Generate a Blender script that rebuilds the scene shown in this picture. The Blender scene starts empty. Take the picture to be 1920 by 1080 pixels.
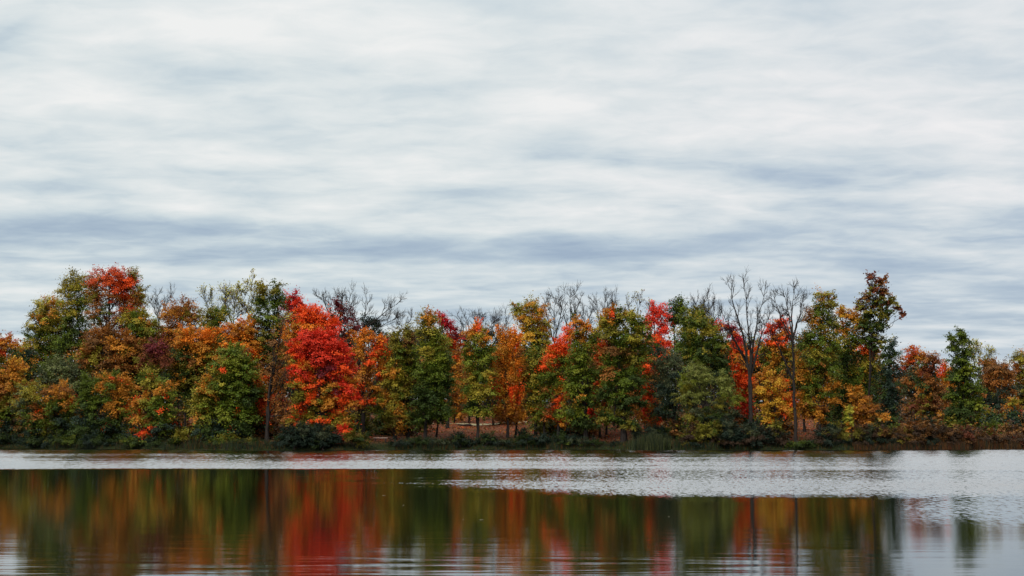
import bpy, math, zlib
import numpy as np
from mathutils import Vector

# ---------------------------------------------------------------- camera, sky, sun
S = bpy.context.scene
C = S.collection
F = 2600.0                       # focal length in photo pixels (1920 wide)
H = 2.0                          # eye height over the water
TH = math.atan(267 / F)
cam = bpy.data.cameras.new('camera'); co = bpy.data.objects.new('camera', cam); C.objects.link(co)
cam.sensor_width = 36; cam.lens = 36 * F / 1920; cam.clip_start = .1; cam.clip_end = 8000
co.location = (0, 0, H); co.rotation_euler = (math.pi / 2 + TH, 0, 0)
S.camera = co
S.view_settings.view_transform = 'Standard'; S.view_settings.look = 'None'
S.view_settings.exposure = 0; S.view_settings.gamma = 1
S.cycles.max_bounces = 5; S.cycles.diffuse_bounces = 2; S.cycles.glossy_bounces = 2; S.cycles.transmission_bounces = 3
S.cycles.caustics_reflective = False; S.cycles.caustics_refractive = False
SUN_EL, SUN_ROT = math.radians(42), math.radians(-150)

def N(nt, t, **kw):
    n = nt.nodes.new(t)
    for k, v in kw.items(): setattr(n, k, v)
    return n
def L(nt, a, b): nt.links.new(a, b)
def mth(nt, op, a, b=None, c=None, clamp=False):
    n = N(nt, 'ShaderNodeMath', operation=op); n.use_clamp = clamp
    for i, v in enumerate((a, b, c)):
        if v is None: continue
        if isinstance(v, (int, float)): n.inputs[i].default_value = v
        else: L(nt, v, n.inputs[i])
    return n.outputs[0]
def ramp(nt, src, stops, interp='LINEAR'):
    r = N(nt, 'ShaderNodeValToRGB'); r.color_ramp.interpolation = interp
    e = r.color_ramp.elements
    while len(e) < len(stops): e.new(0.5)
    for k, (p, c) in enumerate(stops):
        e[k].position = p; e[k].color = (c, c, c, 1) if isinstance(c, (int, float)) else (*c, 1)
    L(nt, src, r.inputs[0]); return r.outputs[0]
def maprange(nt, v, a, b, c, d, smooth=True):
    n = N(nt, 'ShaderNodeMapRange'); n.interpolation_type = 'SMOOTHSTEP' if smooth else 'LINEAR'
    L(nt, v, n.inputs[0])
    for i, q in zip((1, 2, 3, 4), (a, b, c, d)): n.inputs[i].default_value = q
    return n.outputs[0]
def noise(nt, vec, scale, detail=4, rough=.5, dist=0.0, col=False):
    n = N(nt, 'ShaderNodeTexNoise'); n.inputs['Scale'].default_value = scale
    n.inputs['Detail'].default_value = detail; n.inputs['Roughness'].default_value = rough
    n.inputs['Distortion'].default_value = dist
    L(nt, vec, n.inputs['Vector']); return n.outputs['Color' if col else 'Fac']
def comb(nt, x, y, z):
    n = N(nt, 'ShaderNodeCombineXYZ')
    for i, v in enumerate((x, y, z)):
        if isinstance(v, (int, float)): n.inputs[i].default_value = v
        else: L(nt, v, n.inputs[i])
    return n.outputs[0]
def mixc(nt, f, a, b, mode='MIX'):
    n = N(nt, 'ShaderNodeMix', data_type='RGBA', blend_type=mode)
    if isinstance(f, (int, float)): n.inputs[0].default_value = f
    else: L(nt, f, n.inputs[0])
    for i, v in ((6, a), (7, b)):
        if isinstance(v, tuple): n.inputs[i].default_value = (*v, 1)
        else: L(nt, v, n.inputs[i])
    return n.outputs[2]

# world: Nishita sky seen through a layer of stratocumulus (a function of direction only)
W = bpy.data.worlds.new('World'); S.world = W; W.use_nodes = True
nt = W.node_tree; nt.nodes.clear()
sky = N(nt, 'ShaderNodeTexSky', sky_type='NISHITA'); sky.sun_disc = False
sky.sun_elevation = SUN_EL; sky.sun_rotation = SUN_ROT
tc = N(nt, 'ShaderNodeTexCoord'); sp = N(nt, 'ShaderNodeSeparateXYZ'); L(nt, tc.outputs['Generated'], sp.inputs[0])
X, Y_, Z = sp.outputs
Zc = mth(nt, 'ABSOLUTE', Z)
zz = mth(nt, 'ADD', Zc, .085)
u = mth(nt, 'DIVIDE', X, zz); v = mth(nt, 'DIVIDE', Y_, zz)
P = comb(nt, u, v, 3.1)
vs = mth(nt, 'ADD', v, mth(nt, 'MULTIPLY', u, .07))
big = noise(nt, comb(nt, mth(nt, 'MULTIPLY', u, .8), mth(nt, 'MULTIPLY', vs, .75), 1.7), 1.0, 3, .5, .5)
Pw = comb(nt, mth(nt, 'MULTIPLY', u, 1.5), mth(nt, 'ADD', mth(nt, 'MULTIPLY', vs, 2.3), mth(nt, 'MULTIPLY', big, 1.4)), 7.3)
mid = noise(nt, Pw, 1.25, 6, .52, .3)
Pw2 = N(nt, 'ShaderNodeVectorMath', operation='ADD'); L(nt, Pw, Pw2.inputs[0]); Pw2.inputs[1].default_value = (.03, .22, 0)
mid2 = noise(nt, Pw2.outputs[0], 1.25, 3, .47, .2)      # rolls: paler tops, greyer bases
fine = noise(nt, comb(nt, mth(nt, 'MULTIPLY', u, 3.2), mth(nt, 'MULTIPLY', v, 4.0), 2.2), 2.1, 7, .58, .45)
den = mth(nt, 'ADD', mth(nt, 'MULTIPLY', mid, .60), mth(nt, 'MULTIPLY', fine, .24))
den = mth(nt, 'ADD', den, mth(nt, 'MULTIPLY', big, .12))
den = mth(nt, 'ADD', den, mth(nt, 'MULTIPLY', mth(nt, 'SUBTRACT', mid2, mid), .54))
den = mth(nt, 'ADD', den, .072)
wob = mth(nt, 'MULTIPLY', mth(nt, 'SUBTRACT', big, .5), .05)
el = mth(nt, 'ADD', Zc, wob)
bank = mth(nt, 'MULTIPLY', maprange(nt, el, .115, .130, 0, 1), maprange(nt, el, .138, .155, 1, 0))
lside = maprange(nt, X, -.1, .30, 1, .45)
den = mth(nt, 'SUBTRACT', den, mth(nt, 'MULTIPLY', mth(nt, 'MULTIPLY', bank, lside), .15))
den = mth(nt, 'ADD', den, maprange(nt, Zc, .14, .24, 0, .03))
den = mth(nt, 'ADD', den, mth(nt, 'MULTIPLY', maprange(nt, Zc, .10, .19, -.06, 0), maprange(nt, X, -.25, .35, .55, 1.45)))
cl = ramp(nt, den, [(.28, (.34, .43, .55)), (.40, (.46, .555, .64)), (.49, (.59, .675, .72)), (.58, (.715, .77, .785)), (.69, (.86, .87, .865))])
warm = maprange(nt, X, -.15, .32, 0, 1)
cl = mixc(nt, warm, cl, mixc(nt, 1.0, cl, (1.0, .982, 1.0), 'MULTIPLY'))
cover = ramp(nt, den, [(.34, .86), (.50, 1.0)])
zen = maprange(nt, Zc, .26, .75, 10.0, 15.0)
clb = N(nt, 'ShaderNodeVectorMath', operation='SCALE'); L(nt, cl, clb.inputs[0]); L(nt, zen, clb.inputs['Scale'])
full = mixc(nt, cover, sky.outputs[0], clb.outputs[0])
bg = N(nt, 'ShaderNodeBackground'); L(nt, full, bg.inputs[0]); bg.inputs[1].default_value = .1
wo = N(nt, 'ShaderNodeOutputWorld'); L(nt, bg.outputs[0], wo.inputs[0])
W.cycles.sampling_method = 'MANUAL'; W.cycles.sample_map_resolution = 512

sl = bpy.data.lights.new('sun', 'SUN'); sl.energy = 2.4; sl.angle = math.radians(12); sl.color = (1, .95, .87)
so = bpy.data.objects.new('sun', sl); C.objects.link(so)
sd = Vector((math.sin(SUN_ROT) * math.cos(SUN_EL), math.cos(SUN_ROT) * math.cos(SUN_EL), math.sin(SUN_EL)))
so.rotation_euler = (-sd).to_track_quat('-Z', 'Y').to_euler(); so.location = (-40, -60, 90)

# ---------------------------------------------------------------- helpers
ct, st_ = math.cos(TH), math.sin(TH)
def at(px, py, Y):
    cx, cy = (px - 960) / F, (540 - py) / F
    d = np.array([cx, ct - cy * st_, st_ + cy * ct]); k = Y / d[1]
    return np.array([d[0] * k, Y, H + d[2] * k])
SHX = np.array([-300, 0, 300, 500, 640, 800, 1000, 1300, 1500, 1700, 1920, 2300]) 
SHY = np.array([158, 156, 149, 140, 140.5, 147, 149, 144.5, 143.5, 147, 150, 152.0])
SHXW = (SHX - 960) * 148 / F
def shore(x): return np.interp(x, SHXW, SHY) + .5 * np.sin(x * .9) + .35 * np.sin(x * 2.3 + 1)
def ground_z(x, y):
    d = y - shore(x)
    z = np.where(d < 0, np.maximum(-1.6, d * .25), 0)
    z = np.where((d >= 0), np.interp(d, [0, .8, 3, 50, 120, 300, 900, 3000], [0, .35, .6, 3.7, 6.5, 11, 17, 20]), z)
    return z + np.where(d > 2, .12 * np.sin(x * .31 + y * .17) + .08 * np.sin(x * .83 - y * .4), 0)

def tag(o, label=None, cat=None, group=None, kind=None):
    if label: o['label'] = label
    if cat: o['category'] = cat
    if group: o['group'] = group
    if kind: o['kind'] = kind
    return o
def mesh_obj(name, V, Fc, mat, parent=None, cols=None, smooth=False):
    V = np.asarray(V, np.float32); Fc = np.asarray(Fc, np.int32); k = Fc.shape[1]
    me = bpy.data.meshes.new(name)
    me.vertices.add(len(V)); me.vertices.foreach_set('co', V.ravel())
    me.loops.add(Fc.size); me.loops.foreach_set('vertex_index', Fc.ravel())
    me.polygons.add(len(Fc)); me.polygons.foreach_set('loop_start', np.arange(0, Fc.size, k, dtype=np.int32))
    if smooth: me.polygons.foreach_set('use_smooth', np.ones(len(Fc), bool))
    if cols is not None:
        a = me.attributes.new('leaf_colour', 'FLOAT_COLOR', 'FACE')
        a.data.foreach_set('color', np.hstack([cols, np.ones((len(cols), 1))]).astype(np.float32).ravel())
    me.update(calc_edges=True); me.materials.append(mat)
    o = bpy.data.objects.new(name, me); C.objects.link(o)
    if parent is not None: o.parent = parent
    return o
def thing(name, loc, label, cat, group=None):
    o = bpy.data.objects.new(name, None); C.objects.link(o); o.location = loc; o.empty_display_size = .5
    return tag(o, label, cat, group)

def principled(name, col=(.5, .5, .5), rough=.8, spec=.2):
    m = bpy.data.materials.new(name); m.use_nodes = True; nt = m.node_tree
    b = nt.nodes['Principled BSDF']; b.inputs['Base Color'].default_value = (*col, 1)
    b.inputs['Roughness'].default_value = rough; b.inputs['Specular IOR Level'].default_value = spec
    return m, nt, b
def leaf_mat(name, trans=.22):
    m, nt, b = principled(name, rough=.55, spec=.18)
    a = N(nt, 'ShaderNodeAttribute'); a.attribute_name = 'leaf_colour'
    g = N(nt, 'ShaderNodeNewGeometry')
    nz = noise(nt, g.outputs['Position'], 5.0, 2)
    c = mixc(nt, 1.0, a.outputs['Color'], ramp(nt, nz, [(.3, .8), (.7, 1.15)]), 'MULTIPLY')
    L(nt, c, b.inputs['Base Color'])
    t = N(nt, 'ShaderNodeBsdfTranslucent'); L(nt, c, t.inputs[0])
    mx = N(nt, 'ShaderNodeMixShader'); mx.inputs[0].default_value = trans
    L(nt, b.outputs[0], mx.inputs[1]); L(nt, t.outputs[0], mx.inputs[2])
    L(nt, mx.outputs[0], nt.nodes['Material Output'].inputs[0]); return m
LEAF = leaf_mat('leaves')
def bark_mat(name, a, b_):
    m, nt, b = principled(name, rough=.9, spec=.1)
    g = N(nt, 'ShaderNodeNewGeometry'); mp = N(nt, 'ShaderNodeMapping'); mp.inputs['Scale'].default_value = (6, 6, 1.2)
    L(nt, g.outputs['Position'], mp.inputs[0])
    L(nt, ramp(nt, noise(nt, mp.outputs[0], 1.5, 5, .6), [(.3, a), (.7, b_)]), b.inputs['Base Color']); return m
BARK = bark_mat('bark_dark', (.014, .011, .010), (.045, .036, .032))
BARKG = bark_mat('bark_grey', (.035, .032, .032), (.095, .088, .088))
BARKP = bark_mat('bark_pale', (.12, .11, .10), (.30, .28, .26))

class Tubes:
    def __init__(s): s.V = []; s.F = []; s.n = 0
    def add(s, pts, rad, k=5):
        pts = np.asarray(pts, float); m = len(pts); rad = np.asarray(rad, float)
        t = np.gradient(pts, axis=0); t /= np.linalg.norm(t, axis=1, keepdims=True) + 1e-9
        ref = np.array([0.3, 1, .1]) if abs(t[:, 2]).mean() > .7 else np.array([0, 0, 1.0])
        a = np.cross(t, ref); a /= np.linalg.norm(a, axis=1, keepdims=True) + 1e-9
        b = np.cross(t, a); ang = np.arange(k) * 2 * math.pi / k
        ring = a[:, None] * np.cos(ang)[None, :, None] + b[:, None] * np.sin(ang)[None, :, None]
        s.V.append((pts[:, None] + ring * rad[:, None, None]).reshape(-1, 3))
        i = np.arange(m - 1)[:, None] * k + np.arange(k)[None]; j = np.arange(m - 1)[:, None] * k + (np.arange(k)[None] + 1) % k
        s.F.append(np.stack([i, j, j + k, i + k], -1).reshape(-1, 4) + s.n); s.n += m * k
    def build(s, name, mat, parent, org):
        return mesh_obj(name, np.vstack(s.V) - org, np.vstack(s.F), mat, parent, smooth=True)

def unit(v): return v / (np.linalg.norm(v, axis=-1, keepdims=True) + 1e-9)
def curve(a, b, rng, n=6, wob=.06, sag=0.0):
    t = np.linspace(0, 1, n)[:, None]; d = np.linalg.norm(b - a)
    p = a + (b - a) * t; p[1:-1] += rng.normal(0, wob * d, (n - 2, 3)) * .6
    p[:, 2] += sag * d * np.sin(t[:, 0] * math.pi); return p

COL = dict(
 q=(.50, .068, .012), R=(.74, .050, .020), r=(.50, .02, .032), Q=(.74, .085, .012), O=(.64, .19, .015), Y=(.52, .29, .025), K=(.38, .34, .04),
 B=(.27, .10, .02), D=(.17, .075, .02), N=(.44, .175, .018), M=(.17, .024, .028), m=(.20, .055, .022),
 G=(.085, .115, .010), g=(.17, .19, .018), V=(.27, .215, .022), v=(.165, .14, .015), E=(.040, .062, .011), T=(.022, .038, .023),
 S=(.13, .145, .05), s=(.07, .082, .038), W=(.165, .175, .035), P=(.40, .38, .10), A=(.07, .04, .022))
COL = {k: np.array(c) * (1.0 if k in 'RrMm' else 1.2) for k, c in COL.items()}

def leaves(cent, outd, rng, nl, rc, lsize, cols, mode='spray', jit=.15):
    """leaf faces of many clumps; cent/outd (n,3), cols (n,3)"""
    n = len(cent); idx = np.repeat(np.arange(n), nl)
    o = unit(outd + np.array([0, 0, 1e-4])); h = o * np.stack([np.ones(n), np.ones(n), np.where(o[:, 2] > .25, 1.25, .4)], 1)
    if mode == 'droop':
        u = unit(h * .3 + np.array([0, 0, -1.0])); ax = (1.5, .5, .5)
    elif mode == 'upright':
        u = unit(h * .5 + np.array([0, 0, 1.0])); ax = (1.25, .55, .5)
    else:
        u = unit(h + np.array([0, 0, -.15]) + rng.normal(0, .22, (n, 3))); ax = (1.25, .8, .42)
    w = unit(np.cross(u, np.array([.03, .02, 1.0]))); nn = unit(np.cross(w, u))
    sz = rng.uniform(.7, 1.35, n) * rc
    q = rng.normal(0, .48, (len(idx), 3)); 
    q[:, 2] -= .25 * (q[:, 0] ** 2 + q[:, 1] ** 2)
    p = cent[idx] + (u[idx] * q[:, :1] * ax[0] + w[idx] * q[:, 1:2] * ax[1] + nn[idx] * q[:, 2:] * ax[2]) * sz[idx, None]
    ln = unit(nn[idx] * .75 + o[idx] * .35 + rng.normal(0, .42, (len(idx), 3)))
    t = unit(np.cross(ln, rng.normal(0, 1, (len(idx), 3)))); b = np.cross(ln, t)
    s = lsize * rng.uniform(.6, 1.35, (len(idx), 1)) * .5
    V = np.stack([p - t * s, p + b * s * .72, p + t * s, p - b * s * .72], 1).reshape(-1, 3)
    Fc = np.arange(len(idx) * 4).reshape(-1, 4)
    cc = cols[idx] * rng.uniform(1 - jit, 1 + jit, (len(idx), 1)) * (1 + rng.normal(0, .06, (len(idx), 3)))
    return V, Fc, np.clip(cc, 0, .95)

def parse(s):
    out = []
    for q in s.split(';'):
        q = q.split()
        if q: out.append((float(q[0]), float(q[1]), float(q[2]), float(q[3]), q[4]))
    return out

def crown(lobes, Y, rng, dens, leaf, rc, mode, accent, px2m, low=''):
    """clump centres, outward directions and colours for lobes given as (px, py, rx, ry, colour letters)"""
    CE, OU, CO, LC = [], [], [], []
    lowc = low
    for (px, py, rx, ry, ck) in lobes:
        if lowc and py > 785 and ck[0] not in 'RQ': ck = ck[0] + lowc  # low boughs get dark leaf tints, shade painted into their colour
        c = at(px, py, Y + rng.uniform(-.25, .25) * rx * px2m)
        R = np.array([rx * px2m, max(rx, ry) * px2m * .95, ry * px2m]); LC.append((c, R))
        Rm = (R[0] * R[1] * R[2]) ** (1 / 3)
        n = max(5, int(8.2 * dens * (Rm / rc) ** 2))
        d = unit(rng.normal(0, 1, (n, 3)))
        ph = rng.uniform(0, 6.28, 3)
        bump = 1 + .13 * np.sin(d[:, 0] * 5 + ph[0]) + .12 * np.sin(d[:, 2] * 6 + ph[1]) + .1 * np.sin(d[:, 1] * 7 + ph[2])
        rr = np.where(rng.random(n) < .72, rng.uniform(.78, 1.02, n), rng.uniform(.3, .8, n)) * bump
        CE.append(c + d * R * rr[:, None] * .93); OU.append(d)
        pick = rng.random(n); low = rng.normal(0, 1, 3)
        f = .5 + .5 * np.sin(d @ (unit(low) * 4) + ph[0])       # neighbouring boughs share a tint
        base = np.array([COL[k] for k in ck])
        i0 = np.clip((f * .86 + pick * .14) * len(ck), 0, len(ck) - 1).astype(int)
        cc = base[i0]
        if accent:
            am = rng.random(n) < .05
            acc = np.array([COL[k] for k in accent]); cc = np.where(am[:, None], acc[rng.integers(0, len(acc), n)], cc)
        CO.append(cc * rng.uniform(.8, 1.18, (n, 1)))
    return np.vstack(CE), np.vstack(OU), np.vstack(CO), LC

def tree(name, label, base_px, dY, lobes, dens=1.0, leaf=.27, rc=.62, mode='spray', accent='', bark=None, group=None,
         trunk_r=.2, nl=44, cat='tree', stems=1, top=None, rel=True, twigs=9):
    rng = np.random.default_rng(zlib.crc32(label.encode()))
    lobes = parse(lobes)
    if cat == 'tree' and 700 < base_px < 1240: lobes = [(a, b + 8 if b > 750 else b, c, d, e) for a, b, c, d, e in lobes]
    x0 = (base_px - 960) * 150 / F
    Y = float(shore(np.array(x0))) + dY
    px2m = Y / F
    xb = (base_px - 960) * px2m
    org = np.array([xb, Y, float(ground_z(np.array(xb), np.array(Y)))])
    k = Y / 150.0
    leaf *= .72 * k ** .5; rc *= .84 * k ** .6; nl = int(nl * 1.4)
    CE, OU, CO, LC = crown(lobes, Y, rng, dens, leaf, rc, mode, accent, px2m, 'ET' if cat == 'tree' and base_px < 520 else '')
    keep = CE[:, 2] > org[2] + .25
    CE, OU, CO = CE[keep], OU[keep], CO[keep]
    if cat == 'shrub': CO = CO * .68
    t = thing(name, org, label, cat, group)
    # trunk and limbs
    T = Tubes(); zt = max(c[2] + R[2] * .55 for c, R in LC)
    topc = max(LC, key=lambda q: q[0][2] + q[1][2])[0]
    tops = []
    for s in range(stems):
        a = org + np.array([rng.normal(0, .25) if s else 0, rng.normal(0, .3) if s else 0, -.15])
        b = np.array([topc[0] + (rng.normal(0, 1.0) if s else 0), topc[1] + rng.normal(0, .3), zt if not s else zt * .8])
        p = curve(a, b, rng, 9, .018); t9 = np.linspace(0, 1, 9)
        # straight lower bole, leaning only higher up
        w = np.clip((t9 - .25) / .75, 0, 1) ** 1.3
        p[:, 0] = a[0] + (b[0] - a[0]) * w + rng.normal(0, .05, 9); 
        r = trunk_r * (1 - .85 * t9 ** .9); r[0] *= 1.35
        T.add(p, r, 8); tops.append((p, r))
    for (c, R) in LC:
        p, r = tops[rng.integers(0, len(tops))]
        for q in range(2 if R[0] > 1.2 else 1):
            tgt = c + rng.normal(0, .3, 3) * R
            zz = max(org[2] + .26 * (zt - org[2]), tgt[2] - .55 * abs(tgt[0] - p[4, 0]) - R[2] * .9)
            i = int(np.clip(np.searchsorted(p[:, 2], zz), 1, 8)); a = p[i - 1]
            br = curve(a, tgt, rng, 6, .05, -.06); T.add(br, np.linspace(max(.03, r[i - 1] * .5), .025, 6), 5)
            for _ in range(twigs // 2):
                j = rng.integers(2, 6); e = c + unit(rng.normal(0, 1, 3)) * R * rng.uniform(.6, .98)
                T.add(curve(br[j], e, rng, 4, .06), np.linspace(.035, .012, 4), 3)
    T.build('trunk', bark or BARK, t, org)
    V, Fc, cc = leaves(CE, OU, rng, nl, rc, leaf, CO, mode)
    mesh_obj('crown', V - org, Fc, LEAF, t, cc)
    return t

def grow(T, p, d, ln, r, depth, rng, up=.12, tips=None, spread=1.0):
    n = 5 if depth > 1 else 4
    pts = [p]; dd = d.copy(); dirs = [dd]
    for i in range(n):
        dd = unit(dd + rng.normal(0, .19, 3) + np.array([0, 0, up])); dirs.append(dd)
        pts.append(pts[-1] + dd * ln / n)
    rr = np.linspace(r, r * .5, n + 1)
    T.add(pts, rr, 6 if depth > 2 else (4 if depth > 0 else 3))
    if depth == 0:
        if tips is not None: tips.append((pts[-1], dd))
        return
    kids = rng.integers(4, 7)
    for i in range(kids):
        j = rng.integers(1, n + 1) if i else n
        side = unit(np.cross(dirs[j], rng.normal(0, 1, 3)))
        a = rng.uniform(.35, .85) * spread if i else rng.uniform(.1, .35)
        nd = unit(dirs[j] * math.cos(a) + side * math.sin(a))
        grow(T, pts[j], nd, ln * rng.uniform(.5, .8), max(.015, rr[j] * rng.uniform(.55, .8)), depth - 1, rng, up, tips, spread)

def bare(name, label, base_px, dY, stems, depth=3, group=None, bark=None, trunk_r=.2, blen=1.9, leafcol=None, nleaf=0, cat='tree', thin=1.0, every=1):
    """stems: list of polylines of photo points; side branches grow from their upper parts"""
    rng = np.random.default_rng(zlib.crc32(label.encode()))
    Y = float(shore(np.array((base_px - 960) * 150 / F))) + dY; xb = (base_px - 960) * Y / F
    org = np.array([xb, Y, float(ground_z(np.array(xb), np.array(Y)))])
    t = thing(name, org, label, cat, group)
    T = Tubes(); tips = []
    for si, pl in enumerate(stems):
        B = Tubes()
        dy = 0; P = []
        dyend = 0 if si == 0 else rng.uniform(-1.8, 1.8)
        for i, (a, b) in enumerate(pl):
            P.append(at(a, b + (11 if b < 600 else 0), Y + dyend * i / max(1, len(pl) - 1)))
        if si == 0: P[0] = org + np.array([0, 0, -.15])
        P = np.array(P); seg = np.r_[0, np.cumsum(np.linalg.norm(np.diff(P, axis=0), axis=1))]
        m = max(8, int(seg[-1] / .9)); tt = np.linspace(0, seg[-1], m)
        Q = np.stack([np.interp(tt, seg, P[:, k]) for k in range(3)], 1)
        Q[1:] += rng.normal(0, .05, (m - 1, 3)); 
        r0 = trunk_r if si == 0 else trunk_r * .58
        rr = r0 * (1 - .88 * (np.linspace(0, 1, m)) ** 1.1)
        T.add(Q, rr, 7)
        start = int(m * (.45 if si == 0 else .3))
        for j in range(start, m, every):
            for _ in range(1 if rng.random() < .9 else 2):
                d0 = unit(Q[min(j + 1, m - 1)] - Q[j - 1]); side = unit(np.cross(d0, rng.normal(0, 1, 3)))
                a = rng.uniform(.4, .9); nd = unit(d0 * math.cos(a) + side * math.sin(a))
                grow(B, Q[j], nd, blen * rng.uniform(.45, .85), max(.044, rr[j] * .6) * thin, depth - 1, rng, .12, tips, 1.05)
        grow(B, Q[-1], unit(Q[-1] - Q[-2]), blen * .5, max(.045, rr[-1]) * thin, depth - 1, rng, .12, tips, 1.05)
        B.build('branches', bark or BARK, t, org)
    T.build('trunk', bark or BARK, t, org)
    if leafcol and nleaf:
        tp = np.array([a for a, _ in tips]); td = np.array([b for _, b in tips])
        s = rng.random(len(tp)) < .55; tp, td = tp[s], td[s]
        cols = np.array([COL[leafcol[rng.integers(0, len(leafcol))]] for _ in tp])
        V, Fc, cc = leaves(tp, td, rng, nleaf, .3, .2, cols)
        mesh_obj('crown', V - org, Fc, LEAF, t, cc)
    return t

# ---------------------------------------------------------------- ground and water
def grid(xs, ys, zf):
    XX, YY = np.meshgrid(xs, ys); Zz = zf(XX, YY); V = np.stack([XX, YY, Zz], -1).reshape(-1, 3)
    nx = len(xs); i = (np.arange(len(ys) - 1)[:, None] * nx + np.arange(nx - 1)[None]).ravel()
    return V, np.stack([i, i + 1, i + 1 + nx, i + nx], -1)
m, nt, b = principled('forest_floor', rough=.95, spec=.05)
g = N(nt, 'ShaderNodeNewGeometry'); pos = g.outputs['Position']
n1 = noise(nt, pos, .22, 4); n2 = noise(nt, pos, 3.5, 5, .7); n3 = noise(nt, pos, 14, 2)
lit = ramp(nt, n2, [(.32, (.03, .018, .012)), (.47, (.10, .036, .020)), (.6, (.22, .080, .042)), (.78, (.33, .16, .09))])
sp = N(nt, 'ShaderNodeSeparateXYZ'); L(nt, pos, sp.inputs[0])
grn = ramp(nt, n3, [(.3, (.010, .013, .006)), (.7, (.032, .040, .012))])
fac = ramp(nt, n1, [(.60, 0.0), (.68, 1.0)])
lowz = maprange(nt, sp.outputs[2], .45, .95, 1, 0)
L(nt, mixc(nt, mth(nt, 'MAXIMUM', fac, lowz), lit, grn), b.inputs['Base Color'])
FLOOR = m
xs = np.r_[-2500, -900, -300, np.linspace(-110, 110, 260), 300, 900, 2500]
ys = np.r_[-60, 60, np.linspace(120, 230, 150), np.linspace(240, 500, 30), 900, 1800, 4000]
V, Fc = grid(xs, ys, ground_z)
tag(mesh_obj('ground', V, Fc, FLOOR, smooth=True), 'ground strewn with fallen orange leaves under the trees', kind='structure')

# water: one sheet; a breeze ruffles the far part, the near part is calm
m, nt, b = principled('lake_water', (.010, .011, .006), .05, .5)
g = N(nt, 'ShaderNodeNewGeometry'); pos = g.outputs['Position']
sp = N(nt, 'ShaderNodeSeparateXYZ'); L(nt, pos, sp.inputs[0]); X, Y_, Z = sp.outputs
# the breeze reaches in two strips: one across the whole lake, a nearer one only right of the middle
az = mth(nt, 'DIVIDE', X, mth(nt, 'MAXIMUM', Y_, 1.0))
w1 = noise(nt, comb(nt, mth(nt, 'MULTIPLY', X, .10), mth(nt, 'MULTIPLY', Y_, .03), 0), 1, 4)
Yw = mth(nt, 'ADD', Y_, mth(nt, 'MULTIPLY', mth(nt, 'SUBTRACT', w1, .5), 4.0))
inv = mth(nt, 'DIVIDE', 5200.0, mth(nt, 'MAXIMUM', Yw, 5.0))          # falls with distance
A = maprange(nt, inv, 69, 73, 1, 0)
Blim = maprange(nt, az, -.07, .14, 0, 17)
Bd = mth(nt, 'SUBTRACT', inv, Blim)
gs = noise(nt, comb(nt, mth(nt, 'MULTIPLY', X, .22), mth(nt, 'MULTIPLY', Y_, .5), 8.0), 1, 5, .65)
gust = mth(nt, 'ADD', az, mth(nt, 'MULTIPLY', mth(nt, 'SUBTRACT', gs, .5), .30))
B = mth(nt, 'MULTIPLY', maprange(nt, mth(nt, 'ADD', Bd, mth(nt, 'MULTIPLY', gs, 16.0)), 98, 126, 1, 0), maprange(nt, gust, -.17, .16, 0, 1))
Rr = mth(nt, 'MULTIPLY', maprange(nt, az, .25, .33, 0, .32), maprange(nt, inv, 130, 190, 1, 0))
stripe = ramp(nt, mth(nt, 'DIVIDE', inv, 140.0), [(.25, .92), (.35, .88), (.41, 1.08), (.50, 1.1), (.53, .66), (.62, .62), (.70, .88), (.85, .8)])
wv = noise(nt, comb(nt, mth(nt, 'MULTIPLY', X, .02), mth(nt, 'MULTIPLY', Y_, .09), 5.0), 1, 3, .6)
lf = maprange(nt, az, -.37, -.27, .6, 0)
stripe = mth(nt, 'MINIMUM', mth(nt, 'ADD', stripe, lf), 1.0)
stripe = mth(nt, 'MULTIPLY', stripe, ramp(nt, wv, [(.35, .7), (.62, 1.15)]))
ruf = mth(nt, 'MAXIMUM', mth(nt, 'MAXIMUM', A, B), Rr)
rufamp = mth(nt, 'MULTIPLY', ruf, stripe)
wn = noise(nt, comb(nt, mth(nt, 'MULTIPLY', X, 11.0), mth(nt, 'MULTIPLY', Y_, 2.6), 0), 1, 3, .6, 0, True)
wf = noise(nt, comb(nt, mth(nt, 'MULTIPLY', X, 6.0), mth(nt, 'MULTIPLY', Y_, .8), 3), 1, 3, .6, 0, True)
wn2 = mixc(nt, maprange(nt, Y_, 50, 110, 0, .6), wn, wf)
cn = noise(nt, comb(nt, mth(nt, 'MULTIPLY', X, .55), mth(nt, 'MULTIPLY', Y_, 4.6), 9.0), 1, 3, .55, 0, True)
cs = noise(nt, comb(nt, mth(nt, 'MULTIPLY', X, .12), mth(nt, 'MULTIPLY', Y_, .22), 4.0), 1, 2)
def slope(c, ax, ay):
    s = N(nt, 'ShaderNodeSeparateColor'); L(nt, c, s.inputs[0])
    return mth(nt, 'MULTIPLY', mth(nt, 'SUBTRACT', s.outputs[0], .5), ax), mth(nt, 'MULTIPLY', mth(nt, 'SUBTRACT', s.outputs[1], .5), ay)
wx, wy = slope(wn2, .3, .66)
wy = mth(nt, 'SUBTRACT', wy, .125)
cx, cy = slope(cn, .006, .085)
near = maprange(nt, Y_, 18, 32, 1.0, .10)
near = mth(nt, 'MULTIPLY', near, maprange(nt, az, .22, .30, 1, .45))
calm = mth(nt, 'MULTIPLY', near, ramp(nt, cs, [(.35, .45), (.65, 1.0)]))
sx = mth(nt, 'ADD', mth(nt, 'MULTIPLY', wx, rufamp), mth(nt, 'MULTIPLY', cx, calm))
sy = mth(nt, 'ADD', mth(nt, 'MULTIPLY', wy, rufamp), mth(nt, 'MULTIPLY', cy, calm))
nv = N(nt, 'ShaderNodeVectorMath', operation='NORMALIZE'); L(nt, comb(nt, sx, sy, 1.0), nv.inputs[0])
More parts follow.
